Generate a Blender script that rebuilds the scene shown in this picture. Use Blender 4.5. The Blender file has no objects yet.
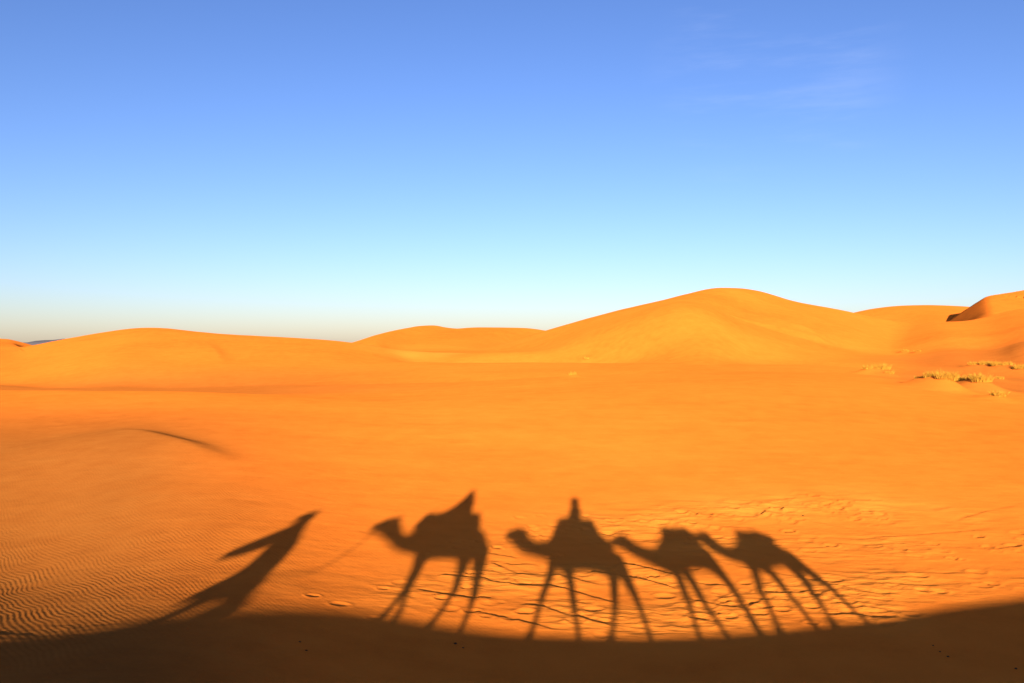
# ---------------------------------------------------------------- survey constants
import math, random
import numpy as np
F = 0.9 / 1.024                       # focal length in frame widths
CAM_Z = 2.75                          # the rider's eye above the foot of the second camel
HOR = 346.0                           # horizon row of a 1024 x 683 frame
SUN_DIR = np.array([0.0667, 1.0, -0.1744])   # the way the light travels

def tz(px):                            # bearing: sideways metres per metre of depth
    return (np.asarray(px, float) - 512.0) / 900.0
def el(py):                            # rise: metres up per metre of depth
    return (HOR - np.asarray(py, float)) / 900.0

# ---------------------------------------------------------------- numeric helpers
def hermite(xk, yk, x):
    """smooth curve through knots (xk sorted); linear beyond the ends"""
    xk = np.asarray(xk, float); yk = np.asarray(yk, float); x = np.asarray(x, float)
    h = np.diff(xk); s = np.diff(yk) / h
    m = np.empty_like(yk); m[0] = s[0]; m[-1] = s[-1]
    m[1:-1] = (s[:-1] * h[1:] + s[1:] * h[:-1]) / (h[1:] + h[:-1])
    i = np.clip(np.searchsorted(xk, x) - 1, 0, len(xk) - 2)
    t = (x - xk[i]) / h[i]
    tc = np.clip(t, 0, 1)
    a = (1 + 2*tc) * (1 - tc)**2; b = tc * (1 - tc)**2; c = tc*tc*(3 - 2*tc); d = tc*tc*(tc - 1)
    r = a*yk[i] + b*h[i]*m[i] + c*yk[i+1] + d*h[i]*m[i+1]
    r = r + np.where(t < 0, (x - xk[0]) * m[0], 0) + np.where(t > 1, (x - xk[-1]) * m[-1], 0)
    return r

def smax(a, b, k):
    h = np.clip(0.5 + 0.5*(a - b)/k, 0, 1)
    return b + (a - b)*h + k*h*(1 - h)
def sstep(a, b, x):
    t = np.clip((x - a)/(b - a), 0, 1)
    return t*t*(3 - 2*t)

_rng = np.random.RandomState(7)
_perm = _rng.permutation(256)
_gx = np.cos(np.arange(256)*2*np.pi/256*37.0); _gy = np.sin(np.arange(256)*2*np.pi/256*37.0)
def perlin(x, y):
    xi = np.floor(x).astype(np.int64); yi = np.floor(y).astype(np.int64)
    xf = x - xi; yf = y - yi
    def g(ix, iy, dx, dy):
        k = _perm[(_perm[ix & 255] + iy) & 255]
        return _gx[k]*dx + _gy[k]*dy
    u = xf*xf*xf*(xf*(xf*6 - 15) + 10); v = yf*yf*yf*(yf*(yf*6 - 15) + 10)
    n00 = g(xi, yi, xf, yf); n10 = g(xi+1, yi, xf-1, yf)
    n01 = g(xi, yi+1, xf, yf-1); n11 = g(xi+1, yi+1, xf-1, yf-1)
    a = n00 + u*(n10 - n00); b = n01 + u*(n11 - n01)
    return a + v*(b - a)

def seg_dist(x, y, pts):
    """distance to a polyline, signed side (+ = left of its direction), and how far along (0..1)"""
    best = np.full(x.shape, 1e9); side = np.zeros(x.shape); along = np.zeros(x.shape)
    pts = np.asarray(pts, float)[:, :2]
    D = np.diff(pts, axis=0); ln = np.hypot(*D.T); D = D/ln[:, None]
    L = np.concatenate([[0], np.cumsum(ln)])
    VD = np.vstack([D[:1], D[:-1] + D[1:], D[-1:]])              # direction to judge sides by at the corners
    for k in range(len(D)):
        ax, ay = pts[k]; dx, dy = D[k]*ln[k]; l2 = ln[k]**2
        t = np.clip(((x - ax)*dx + (y - ay)*dy)/l2, 0, 1)
        ox, oy = x - ax - t*dx, y - ay - t*dy
        d = np.hypot(ox, oy)
        ux = np.where(t <= 0, VD[k, 0], np.where(t >= 1, VD[k+1, 0], dx)); uy = np.where(t <= 0, VD[k, 1], np.where(t >= 1, VD[k+1, 1], dy))
        s = np.sign(ux*oy - uy*ox)
        m = d < best
        best = np.where(m, d, best); side = np.where(m, s, side)
        along = np.where(m, (L[k] + t*ln[k])/L[-1], along)
    return best, side, along

# ---------------------------------------------------------------- the basin in front of the ridge
ROW = [9, 12, 15, 18, 22, 27, 33, 40, 50, 60, 75, 95, 120, 160, 250, 600, 3000]
BASIN = {   # bearing (as a column of the survey photo) -> heights at the depths above
 -500: [-1.6, -1.72, -2.08, -2.45, -2.82, -2.80, -2.3, -1.6, -0.80, -0.12, -1.3, -1.5, -1.1, 0.2, 0.0, -1.0, -2.0],
    0: [-1.6, -1.75, -2.12, -2.50, -2.90, -2.93, -2.45, -1.75, -0.95, -0.24, -1.35, -1.55, -1.15, 0.2, 0.0, -1.0, -2.0],
  200: [-1.7, -1.82, -2.10, -2.36, -2.46, -2.20, -1.85, -1.44, -0.92, -0.36, -1.25, -1.35, -0.90, 0.3, 0.0, -1.0, -2.0],
  400: [-2.5, -2.58, -2.70, -2.80, -2.80, -2.64, -2.36, -1.98, -1.36, -0.92, -0.88, -0.62, 0.15, 1.2, 0.5, -1.0, -2.0],
  600: [-2.9, -3.03, -3.04, -3.02, -2.98, -2.88, -2.62, -2.10, -1.18, -0.40, 0.05, -0.02, 0.60, 1.6, 1.0, -1.0, -2.0],
  800: [-2.9, -3.03, -3.04, -3.02, -2.96, -2.84, -2.56, -2.02, -1.12, -0.30, 0.30, 0.15, 0.85, 1.8, 1.0, -1.0, -2.0],
 1024: [-2.9, -3.00, -3.02, -3.02, -2.96, -2.82, -2.55, -2.08, -1.45, -1.05, -0.90, -0.75, -0.30, 1.5, 2.0, -1.0, -2.0],
 1500: [-2.9, -3.00, -3.02, -3.02, -2.96, -2.82, -2.55, -2.08, -1.45, -1.05, -0.90, -0.75, -0.30, 1.5, 2.0, -1.0, -2.0],
}
def basin(x, y):
    ly = np.log(np.clip(y, 9, 3000)); u = np.clip(x/np.clip(y, 9, None), tz(-500), tz(1500))
    uk = np.array([tz(k) for k in BASIN]); lr = np.log(ROW)
    V = [hermite(lr, v, ly) for v in BASIN.values()]
    s = [(V[i+1] - V[i])/(uk[i+1] - uk[i]) for i in range(len(V) - 1)]
    M = [s[0]] + [0.5*(s[i] + s[i+1]) for i in range(len(s) - 1)] + [s[-1]]
    z = np.zeros(x.shape)
    idx = np.clip(np.searchsorted(uk, u) - 1, 0, len(uk) - 2)
    for i in range(len(uk) - 1):
        m = idx == i
        if not m.any(): continue
        h = uk[i+1] - uk[i]; t = (u[m] - uk[i])/h
        z[m] = ((1+2*t)*(1-t)**2*V[i][m] + t*(1-t)**2*h*M[i][m] + t*t*(3-2*t)*V[i+1][m] + t*t*(t-1)*h*M[i+1][m])
    return z

# ---------------------------------------------------------------- the dunes on the skyline
# depth of the crest, front slope, back slope, roundness, crest line as survey columns and rows
DUNES = [
 (151, 0.15, 0.30, 5.0, [(-60,372),(0,356),(20,350),(45,344),(80,336),(130,329),(165,327),(200,330),(250,334),(300,337.5),(350,342),(400,350),(450,360),(520,380)]),
 (185, 0.09, 0.30, 4.0, [(-300,338),(-80,335),(-30,335.5),(0,337.5),(15,339.5),(30,344),(45,348),(70,357),(120,380)]),
 (265, 0.09, 0.30, 4.0, [(280,372),(330,351),(365,341.5),(400,333.5),(420,328),(432,326),(446,328.5),(458,329.5),(480,328),(510,327),(532,327.5),(552,331),(600,341),(660,360)]),
 (215, 0.103, 0.35, 6.0, [(400,395),(470,360),(520,342.5),(555,332),(600,320),(650,306),(690,297),(720,291),(740,289.5),(758,292),(790,302),(830,310.5),(852,315),(900,324),(960,337),(1060,360)]),
 (208, 0.10, 0.16, 4.0, [(820,368),(860,346),(900,331),(935,323.5),(960,323),(985,320),(1003,315),(1024,311),(1080,310),(1160,312),(1300,318)]),
 (340, 0.17, 0.30, 6.0, [(780,340),(820,324),(855,313.5),(880,308.5),(920,306),(950,307),(985,311),(1040,325),(1100,345)]),
]
def dune(spec, x, y):
    Y, tf, tb, w, cr = spec
    u = x/np.clip(y, 30, None)
    uk = np.array([tz(p[0]) for p in cr]); zk = CAM_Z + Y*np.array([el(p[1]) for p in cr])
    d = Y - y + 6*np.sin(u*9.0 + Y)
    ug = np.linspace(-3, 3, 6001); zg = hermite(uk, zk, ug)          # crest line, its corners blown round
    kk = np.exp(-(np.arange(-36, 37)/(2.6 if Y > 250 else 8.0))**2/2); kk /= kk.sum()
    zg = np.convolve(np.pad(np.maximum(zg, -60), 36, mode='edge'), kk, mode='valid')
    sh = 0.0016 if int(Y) % 2 else -0.0014                            # spurs run obliquely down from the crest
    sh = 0.3*sh if Y == 208 else sh
    zc = np.interp(u + sh*d*np.exp(-(d/90.0)**2), ug, zg)
    t = np.where(d > 0, tf, tb)
    z = zc - t*(np.sqrt(d*d + w*w) - w)
    z = z - 0.005*np.maximum(d - 75, 0)**2                            # the foot melts into the flat
    return np.where(y > 30, z, -60)

# brink: a sharp crest walked from point to point; steep slip face on its left, gentle on its right
def brink(x, y, pts, t_slip, t_wind, rnd=0.4):
    d, s, a = seg_dist(x, y, pts)
    pts = np.asarray(pts, float)
    L = np.concatenate([[0], np.cumsum(np.hypot(*np.diff(pts[:, :2], axis=0).T))]); L /= L[-1]
    zc = hermite(L, pts[:, 2], a)
    t = np.where(s > 0, t_slip, t_wind)
    return zc - t*(np.sqrt(d*d + rnd*rnd) - rnd)

def at(px, py, Y):
    return (float(tz(px))*Y, float(Y), CAM_Z + float(el(py))*Y)
RIGHT_BRINK = [(108.0, 196.0, 2.0), (118.5, 218.0, 7.6), (127.5, 238.0, 11.4), (137.0, 257.0, 14.6), at(991,297.5,274), at(1024,291,288), at(1060,287,300), at(1150,286,315), at(1300,300,330)]
LEFT_BRINK = [at(20,352,150), at(12,345,165), at(6,338,183), at(-60,336,215), at(-200,336,240)][::-1]
LEFT_LIP = [(-21.1, 44.5), (-18.6, 42.2), (-15.8, 39.2), (-13.4, 36.7), (-11.6, 34.9), (-10.0, 33.6)]
EDGE_LIP = [at(-90,384,74), at(-20,388,69), at(30,391,66)]
NOTCH_LIP = [at(202,334,136), at(208,339,130), at(216,346,122), at(224,354,112)]
MID_LIP = [at(730,332,172), at(770,334,166), at(806,336,160), at(816,339,154), at(812,344,149)]

# ---------------------------------------------------------------- the ridge the caravan walks on
EDGE = [(-300,635.0),(-100,635.0),(0,632.0),(60,629.0),(130,621.5),(170,614.0),(230,609.5),(300,607.0),(350,609.5),(400,616.0),(450,625.0),(500,631.0),(560,634.0),(640,635.0),(700,633.0),(760,629.0),(820,623.0),(870,617.0),(930,608.0),(980,601.0),(1024,596.0),(1100,587.0),(1250,575.0)]
LIP_Y = 0.45                            # far lip of the ridge's flat top
def ground0(x, y):                      # the open basin and dunes, without the ridge
    x = np.asarray(x, float); y = np.asarray(y, float)
    z = basin(x, y)
    ids = np.zeros(x.shape, int)
    zb = z.copy()
    for k, sp in enumerate(DUNES):
        zd = dune(sp, x, y)
        ids = np.where((zd > zb) & (y > 60), k + 1, ids); zb = np.maximum(zb, zd)
        z = smax(z, zd, 1.6)
    far = y > 120
    if far.any():
        zr = np.full(x.shape, -60.0)
        zr[far] = brink(x[far], y[far], RIGHT_BRINK, 0.74, 0.13, 1.5)
        ids = np.where(zr > zb, len(DUNES) + 1, ids); zb = np.maximum(zb, zr)
        z = smax(z, zr, 0.8)
        zr = np.full(x.shape, -60.0)
        zr[far] = brink(x[far], y[far], LEFT_BRINK, 0.50, 0.09, 0.8)
        ids = np.where(zr > zb, 2, ids)
        z = smax(z, zr, 0.8)
    return z, ids

def extras(x, y, z):
    d, s, a = seg_dist(x, y, LEFT_LIP)
    amp = 0.44*sstep(0.05, 0.4, a)*sstep(1.0, 0.6, a)
    z = z + amp*np.where(s > 0, np.exp(-(d/1.25)**2), np.exp(-(d/4.5)**2))
    d, s, a = seg_dist(x, y, EDGE_LIP)
    amp = 0.45*sstep(0.0, 0.2, a)*sstep(1.0, 0.6, a)
    z = z + amp*np.where(s > 0, np.exp(-(d/0.9)**2), np.exp(-(d/6.0)**2))
    d, s, a = seg_dist(x, y, NOTCH_LIP)
    amp = 0.38*sstep(0.0, 0.4, a)*sstep(1.0, 0.6, a)
    z = z + amp*np.where(s > 0, np.exp(-(d/1.2)**2), np.exp(-(d/5.0)**2))
    d, s, a = seg_dist(x, y, MID_LIP)
    amp = 1.0*sstep(0.0, 0.5, a)*sstep(1.0, 0.8, a)
    z = z + amp*np.where(s > 0, np.exp(-(d/2.2)**2), np.exp(-(d/16.0)**2))
    # low swells one behind the other between the basin and the dunes, their crests running obliquely
    ly = np.log(np.clip(y, 20, 2000))
    w = 16.5*ly + 0.055*x + 2.4*perlin(x/34 + 2, y/41) + 0.8*perlin(x/13, y/15 + 4)
    sw = np.sin(w) + 0.28*np.sin(2*w + 0.9)
    patch = sstep(-0.30, 0.35, perlin(x/48 + 7, y/37 + 2))
    patch = patch*(1 - 0.85*sstep(-0.12, -0.32, x/np.clip(y, 20, None))*sstep(110, 85, y))
    z = z + np.minimum(0.0064*y, 0.85)*sw*patch*sstep(32, 56, y)*sstep(230, 140, y)
    # spurs and wind-cut creases on the big dunes
    cr = 1 - np.abs(perlin(x/38 + 0.35*y/38, y/70 + 11))*2
    z = z + 0.40*np.clip(cr, 0, 1)**2*sstep(125, 175, y)*sstep(420, 300, y)
    # broad natural unevenness, growing with the size of the dunes
    near = np.clip(y, 0, None)
    z = z + 0.035*sstep(20, 45, near)*perlin(x/3.1 + 5, y/5.3) + 0.10*sstep(40, 80, near)*perlin(x/11 + 9, y/17)
    z = z + 0.40*sstep(90, 150, near)*perlin(x/27 + 3, y/36) + 0.9*sstep(130, 200, near)*perlin(x/60 + 1, y/70)*sstep(1500, 600, near)
    return z

def smooth_ground(x, y):
    z, ids = ground0(x, y)
    return extras(x, y, z), ids

def cast(px, py, yplane=0.0, fn=None):
    """where the photo's ray meets the open ground, then back along the sunlight to a depth"""
    u = float(tz(px)); e = float(el(py))
    ys = np.linspace(9, 400, 60000)
    z = (fn or (lambda a, b: smooth_ground(a, b)[0]))(u*ys, ys)
    hit = np.nonzero(CAM_Z + e*ys < z)[0]
    i = hit[0] if len(hit) else -1
    S = np.array([u*ys[i], ys[i], z[i]])
    t = (S[1] - yplane)/SUN_DIR[1]
    return S, S - t*SUN_DIR

_crest = None   # filled from the surveyed crest below
def crest_z(x):
    global _crest
    if _crest is None:
        q = [cast(px, py, LIP_Y)[1] for px, py in EDGE]
        _crest = (np.array([p[0] for p in q]), np.array([p[2] for p in q]))
    return hermite(_crest[0], _crest[1], np.clip(x, _crest[0][0], _crest[0][-1]))
def ridge(x, y):
    zc = crest_z(x)
    f = np.maximum(y - LIP_Y, 0); b = np.maximum(-1.7 - y, 0)
    return zc - 0.55*f - 0.11*b*b/(b + 2.0)
C1 = {"y": -0.3, "rings": [[[-5.982, 2.12], [-5.901, 2.041]], [[-5.829, 2.185], [-5.715, 1.989]], [[-5.667, 2.28], [-5.493, 1.9]], [[-5.386, 2.321], [-5.3, 1.837]], [[-5.135, 2.086], [-5.116, 1.741]], [[-4.956, 1.931], [-4.87, 1.604]], [[-4.753, 1.856], [-4.591, 1.525]], [[-4.552, 1.878], [-4.305, 1.491]], [[-4.486, 2.003], [-3.987, 1.384]], [[-4.192, 2.028], [-3.691, 1.361]], [[-3.884, 2.215], [-3.322, 1.377]], [[-3.465, 2.27], [-2.922, 1.352]], [[-2.981, 2.1], [-2.574, 1.328]], [[-2.614, 1.889], [-2.371, 1.386]], [[-2.409, 1.693], [-2.352, 1.512]]], "legs": [[[-4.055, 1.405], [-3.826, 0.848], [-3.878, 0.468]], [[-4.003, 1.404], [-3.782, 0.848], [-3.538, 0.453]], [[-2.92, 1.434], [-2.699, 0.793], [-2.867, 0.403]], [[-2.492, 1.387], [-2.234, 0.716], [-2.239, 0.323]]], "saddle": [[-4.604, 2.191], [-4.264, 2.45], [-3.142, 2.484], [-2.963, 2.415], [-2.767, 2.077]], "rider": [[-3.581, 3.299], [-3.482, 2.905], [-3.897, 2.636], [-3.503, 2.447], [-3.075, 2.477]]}
C2 = {"y": -0.3, "rings": [[[-2.006, 1.911], [-1.966, 1.823]], [[-1.827, 1.977], [-1.775, 1.726]], [[-1.599, 2.013], [-1.62, 1.629]], [[-1.436, 1.963], [-1.464, 1.536]], [[-1.275, 1.782], [-1.288, 1.453]], [[-1.021, 1.667], [-0.996, 1.388]], [[-0.701, 1.678], [-0.655, 1.332]], [[-0.539, 1.842], [-0.517, 1.193]], [[-0.362, 1.989], [-0.25, 1.109]], [[0.019, 2.05], [0.041, 1.127]], [[0.476, 2.079], [0.442, 1.125]], [[0.823, 1.809], [0.76, 1.061]], [[1.113, 1.591], [1.052, 0.959]], [[1.193, 1.274], [1.235, 1.018]]], "legs": [[[-0.434, 1.25], [-0.689, 0.666], [-0.854, 0.212]], [[-0.195, 1.249], [0.009, 0.597], [0.119, 0.183]], [[1.016, 1.166], [0.948, 0.555], [0.731, 0.164]], [[1.148, 1.166], [1.442, 0.651], [1.532, 0.171]]], "saddle": [[-0.379, 2.275], [0.55, 2.205], [0.863, 1.838]], "rider": [[0.081, 2.926], [0.077, 2.632], [0.078, 2.471], [0.074, 2.2]]}
C3 = {"y": -0.95, "rings": [[[1.003, 1.836], [0.988, 1.764]], [[1.188, 1.917], [1.141, 1.714]], [[1.403, 1.976], [1.292, 1.672]], [[1.569, 1.869], [1.412, 1.627]], [[1.727, 1.757], [1.567, 1.532]], [[1.981, 1.648], [1.809, 1.415]], [[2.241, 1.627], [2.091, 1.311]], [[2.458, 1.778], [2.286, 1.26]], [[2.68, 1.968], [2.494, 1.154]], [[3.071, 2.017], [2.731, 1.187]], [[3.332, 1.968], [3.058, 1.242]], [[3.487, 1.78], [3.35, 1.243]], [[3.636, 1.546], [3.52, 1.156]], [[3.648, 1.37], [3.618, 1.189]]], "legs": [[[2.575, 1.26], [2.558, 0.752], [2.413, 0.289]], [[2.781, 1.261], [2.874, 0.74], [3.08, 0.312]], [[3.552, 1.358], [3.752, 0.901], [3.717, 0.335]], [[3.525, 1.358], [3.719, 0.917], [3.617, 0.3]]], "saddle": [[2.681, 2.145], [3.338, 2.172], [3.439, 1.936]], "rider": []}
C4 = {"y": -0.2, "rings": [[[3.48, 1.79], [3.433, 1.718]], [[3.677, 1.876], [3.542, 1.672]], [[3.937, 1.926], [3.732, 1.673]], [[4.024, 1.814], [3.792, 1.607]], [[4.113, 1.673], [3.879, 1.477]], [[4.251, 1.545], [4.054, 1.376]], [[4.49, 1.544], [4.271, 1.278]], [[4.703, 1.675], [4.535, 1.242]], [[4.9, 1.793], [4.642, 1.063]], [[5.363, 1.841], [4.942, 1.098]], [[5.575, 1.723], [5.252, 1.155]], [[5.679, 1.57], [5.587, 1.19]], [[5.791, 1.4], [5.624, 1.065]], [[5.808, 1.227], [5.746, 1.065]]], "legs": [[[4.784, 1.212], [4.395, 0.713], [4.18, 0.205]], [[4.95, 1.174], [4.969, 0.805], [4.957, 0.276]], [[5.719, 1.233], [5.542, 0.629], [5.389, 0.301]], [[5.798, 1.233], [6.061, 0.774], [6.097, 0.346]]], "saddle": [[4.928, 1.889], [5.551, 1.951], [5.669, 1.736]], "rider": []}
GUIDE = {"y": -0.3, "rings": [], "legs": [[[-7.617, 1.154], [-7.422, 0.846], [-7.461, 0.696]], [[-7.617, 1.154], [-6.934, 0.83], [-6.583, 0.685]]], "saddle": [], "rider": [[-7.991, 2.539], [-7.976, 2.42], [-7.92, 2.199], [-7.525, 1.803], [-8.015, 2.02], [-8.658, 1.476], [-8.339, 1.635], [-7.773, 1.698], [-7.658, 1.406], [-7.817, 0.886], [-6.781, 0.778], [-7.173, 0.794], [-7.412, 1.15], [-7.309, 1.449]]}
ROPE = [[-5.769, 1.964], [-5.9, 1.516], [-6.082, 1.256], [-6.345, 1.132], [-6.633, 1.097], [-6.989, 1.154]]
PALE = [[-19.59, 133.57], [-17.6, 141.43], [-14.06, 145.41], [-10.65, 154.62], [-8.29, 158.8]]
BARE = [[3.75, 28.58], [6.18, 29.61], [8.79, 30.67], [11.83, 31.5], [12.71, 30.27]]
FURROW = [[1.4, [[2.63, 23.41], [3.2, 23.22], [3.8, 22.55], [4.2, 22.11]]], [1.2, [[1.75, 22.6], [2.52, 22.42], [3.3, 21.85], [3.92, 21.12]]], [0.7, [[-0.77, 21.64], [0.07, 21.24], [0.9, 21.39], [1.6, 20.74], [2.49, 19.9]]], [0.6, [[-0.63, 23.44], [-0.03, 23.16], [0.69, 23.32]]], [0.6, [[0.07, 19.82], [0.66, 19.61], [1.3, 18.99], [2.2, 18.31]]], [0.6, [[-0.81, 22.67], [-0.22, 22.21], [1.13, 22.19], [2.22, 21.44]]], [0.6, [[4.33, 21.79], [4.78, 21.51], [5.19, 21.41]]], [0.5, [[5.17, 19.7], [5.59, 20.13], [6.01, 20.42], [6.23, 20.27]]], [0.6, [[3.89, 20.48], [4.46, 19.86], [5.24, 19.55]]], [0.7, [[6.84, 19.06], [7.35, 19.29], [7.62, 18.92]]], [0.8, [[-2.26, 20.55], [-1.7, 20.38], [-0.85, 20.05], [-0.36, 20.29]]], [0.7, [[-1.83, 21.91], [-1.18, 21.75], [-0.47, 21.68]]], [0.6, [[-0.73, 24.3], [0.16, 23.86]]], [0.7, [[-0.59, 23.19], [0.16, 22.23]]], [0.5, [[8.81, 31.98], [10.61, 32.15], [11.22, 30.63]]], [0.5, [[8.37, 30.39], [10.01, 29.74], [11.73, 29.4]]], [0.3, [[13.94, 28.25], [15.67, 29.63], [17.29, 30.56]]], [0.4, [[12.55, 25.11], [13.35, 24.88], [14.58, 25.32]]], [0.4, [[8.97, 22.5], [10.12, 22.5], [11.42, 22.5]]], [0.5, [[1.79, 25.58], [3.69, 25.91], [5.84, 25.26], [7.64, 23.87]]], [0.5, [[2.69, 27.48], [5.25, 28.13], [7.53, 27.34]]], [0.4, [[5.01, 23.98], [6.68, 22.42], [7.93, 21.12], [8.77, 20.34]]], [0.5, [[-0.89, 19.14], [0.17, 18.61], [0.96, 18.08]]], [0.4, [[4.53, 31.84], [7.22, 31.22], [9.16, 28.62], [10.89, 26.64]]], [0.45, [[10.07, 26.05], [12.36, 26.62], [14.75, 27.21]]]]
TRAIL = [[1.3, [[-3.21, 18.99], [-1.66, 20.72], [0.2, 22.03], [2.23, 22.78], [4.04, 21.62], [5.51, 19.98], [7.74, 19.47]]], [2.0, [[-0.88, 24.87], [1.43, 26.73], [4.32, 28.17], [7.44, 29.38], [10.53, 30.76], [12.31, 28.56], [15.83, 29.2], [19.55, 29.93]]], [1.6, [[-0.7, 19.69], [2.26, 18.82], [4.54, 19.64], [8.17, 21.12], [11.91, 21.97], [14.64, 22.41]]], [2.0, [[3.01, 25.09], [6.48, 25.57], [9.08, 24.92], [12.66, 25.44], [15.54, 26.0]]]]
LIP_SURVEY = [[-21.23, 44.75], [-18.93, 43.24], [-15.44, 38.38], [-13.26, 36.49], [-11.73, 35.56], [-10.09, 34.66]]
TUFT = [[34.41, 86.99, 0.8], [35.63, 87.15, 1.25], [35.52, 84.57, 0.7], [31.97, 70.7, 0.7], [32.28, 69.34, 1.0], [32.59, 68.06, 1.3], [33.09, 67.69, 0.7], [36.54, 72.92, 1.0], [36.66, 70.96, 1.0], [36.87, 70.15, 1.2], [58.63, 114.72, 0.9], [59.66, 113.75, 1.1], [60.15, 111.85, 1.2], [61.23, 111.1, 1.0], [61.54, 109.24, 1.3], [67.58, 154.77, 0.8], [67.98, 150.69, 0.7], [5.23, 77.19, 0.6], [10.47, 127.3, 0.6], [32.99, 61.35, 0.8], [46.48, 85.72, 0.6]]
STONE = [[-3.71, 15.74], [-3.5, 15.3], [-1.07, 16.97], [-0.91, 16.77], [8.11, 17.33], [8.08, 16.99], [8.1, 16.72], [9.01, 16.09], [5.36, 20.02], [4.18, 20.33], [6.87, 19.26], [9.39, 29.04]]
CREST = [[-14.68, 0.445], [-11.38, 0.431], [-9.85, 0.443], [-8.89, 0.476], [-7.9, 0.546], [-7.48, 0.598], [-6.61, 0.603], [-5.51, 0.552], [-4.57, 0.466], [-3.51, 0.345], [-2.43, 0.211], [-1.41, 0.116], [-0.21, 0.059], [1.39, 0.029], [2.61, 0.052], [3.86, 0.103], [5.19, 0.175], [6.36, 0.249], [7.89, 0.367], [9.22, 0.465], [10.4, 0.538], [12.57, 0.676], [16.91, 0.879]]
TUFT_LABELS = [
 'small tuft at the left end of the lone three tuft clump on the bright slope',
 'largest tuft in the middle of the lone three tuft clump on the bright slope',
 'small tuft at the right end of the lone three tuft clump on the bright slope',
 'small tuft at the left tip of the long lower row of dry grass',
 'second tuft from the left in the long lower row of dry grass',
 'third and largest tuft from the left in the long lower row of dry grass',
 'small tuft fourth from the left in the long lower row of dry grass',
 'fifth tuft from the left in the long lower row of dry grass',
 'sixth tuft from the left in the long lower row of dry grass',
 'seventh tuft, at the right end of the long lower row of dry grass',
 'leftmost tuft in the upper row of dry grass near the right edge',
 'second tuft from the left in the upper row of dry grass near the right edge',
 'third tuft from the left in the upper row of dry grass near the right edge',
 'fourth tuft from the left in the upper row of dry grass near the right edge',
 'rightmost and largest tuft in the upper row of dry grass near the right edge',
 'left tuft of the tiny distant pair above all the grass rows at right',
 'right tuft of the tiny distant pair above all the grass rows at right',
 'nearer of two lone tiny tufts below the tallest dune at centre',
 'farther of two lone tiny tufts below the tallest dune at centre',
 'lone tuft below the long lower row of dry grass, nearest the camera',
 'lone tuft between the upper and lower rows of dry grass at right',
]
STONE_LABELS = [
 'farther dark dropping of the pair in the ridge shadow below the guide',
 'nearer dark dropping of the pair in the ridge shadow below the guide',
 'farther dark dropping of the pair in the ridge shadow below the lead camel',
 'nearer dark dropping of the pair in the ridge shadow below the lead camel',
 'farthest of three dark droppings in the ridge shadow at lower right',
 'middle one of three dark droppings in the ridge shadow at lower right',
 'nearest of three dark droppings in the ridge shadow at lower right',
 'dark dropping nearest the lower right corner in the ridge shadow',
 'dark dropping between the third and last camel shadows on lit sand',
 'dark dropping beside the leg shadows of the third camel on lit sand',
 'dark dropping between the hind legs of the last camel shadow',
 'lone dark dropping on lit sand above and right of the last camel shadow',
]
_crest = tuple(np.array(c) for c in zip(*CREST))
import bpy, bmesh
from mathutils import Vector, Matrix

SC = bpy.context.scene
COL = SC.collection
R = random.Random(11)

# ================================================================ objects and names
def link(o, parent=None):
    COL.objects.link(o)
    if parent: o.parent = parent
    return o
def tag(o, label=None, cat=None, group=None, kind=None):
    for k, v in (('label', label), ('category', cat), ('group', group), ('kind', kind)):
        if v: o[k] = v
    return o
def empty(name, loc, label, cat, group=None):
    e = bpy.data.objects.new(name, None); link(e); e.location = loc; e.empty_display_size = 0.2
    return tag(e, label, cat, group)
def mesh_obj(name, verts, faces, mat, parent=None, smooth=True):
    me = bpy.data.meshes.new(name); me.from_pydata([tuple(v) for v in verts], [], faces)
    me.materials.append(mat)
    if smooth: me.polygons.foreach_set('use_smooth', [True]*len(me.polygons))
    o = bpy.data.objects.new(name, me); link(o, parent)
    if parent: o.matrix_parent_inverse = Matrix.Translation(-parent.location)
    return o

# ================================================================ materials
def new_mat(name):
    m = bpy.data.materials.new(name); m.use_nodes = True
    nt = m.node_tree; nt.nodes.clear()
    return m, nt
def N(nt, t, **kw):
    n = nt.nodes.new(t)
    for k, v in kw.items():
        if k.startswith('i_'):
            key = k[2:]; n.inputs[int(key) if key.isdigit() else key.replace('_', ' ')].default_value = v
        else: setattr(n, k, v)
    return n
def math_node(nt, op, a, b=None, clamp=False):
    n = nt.nodes.new('ShaderNodeMath'); n.operation = op; n.use_clamp = clamp
    for i, v in enumerate((a, b)):
        if v is None: continue
        if isinstance(v, (int, float)): n.inputs[i].default_value = v
        else: nt.links.new(v, n.inputs[i])
    return n.outputs[0]

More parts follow.
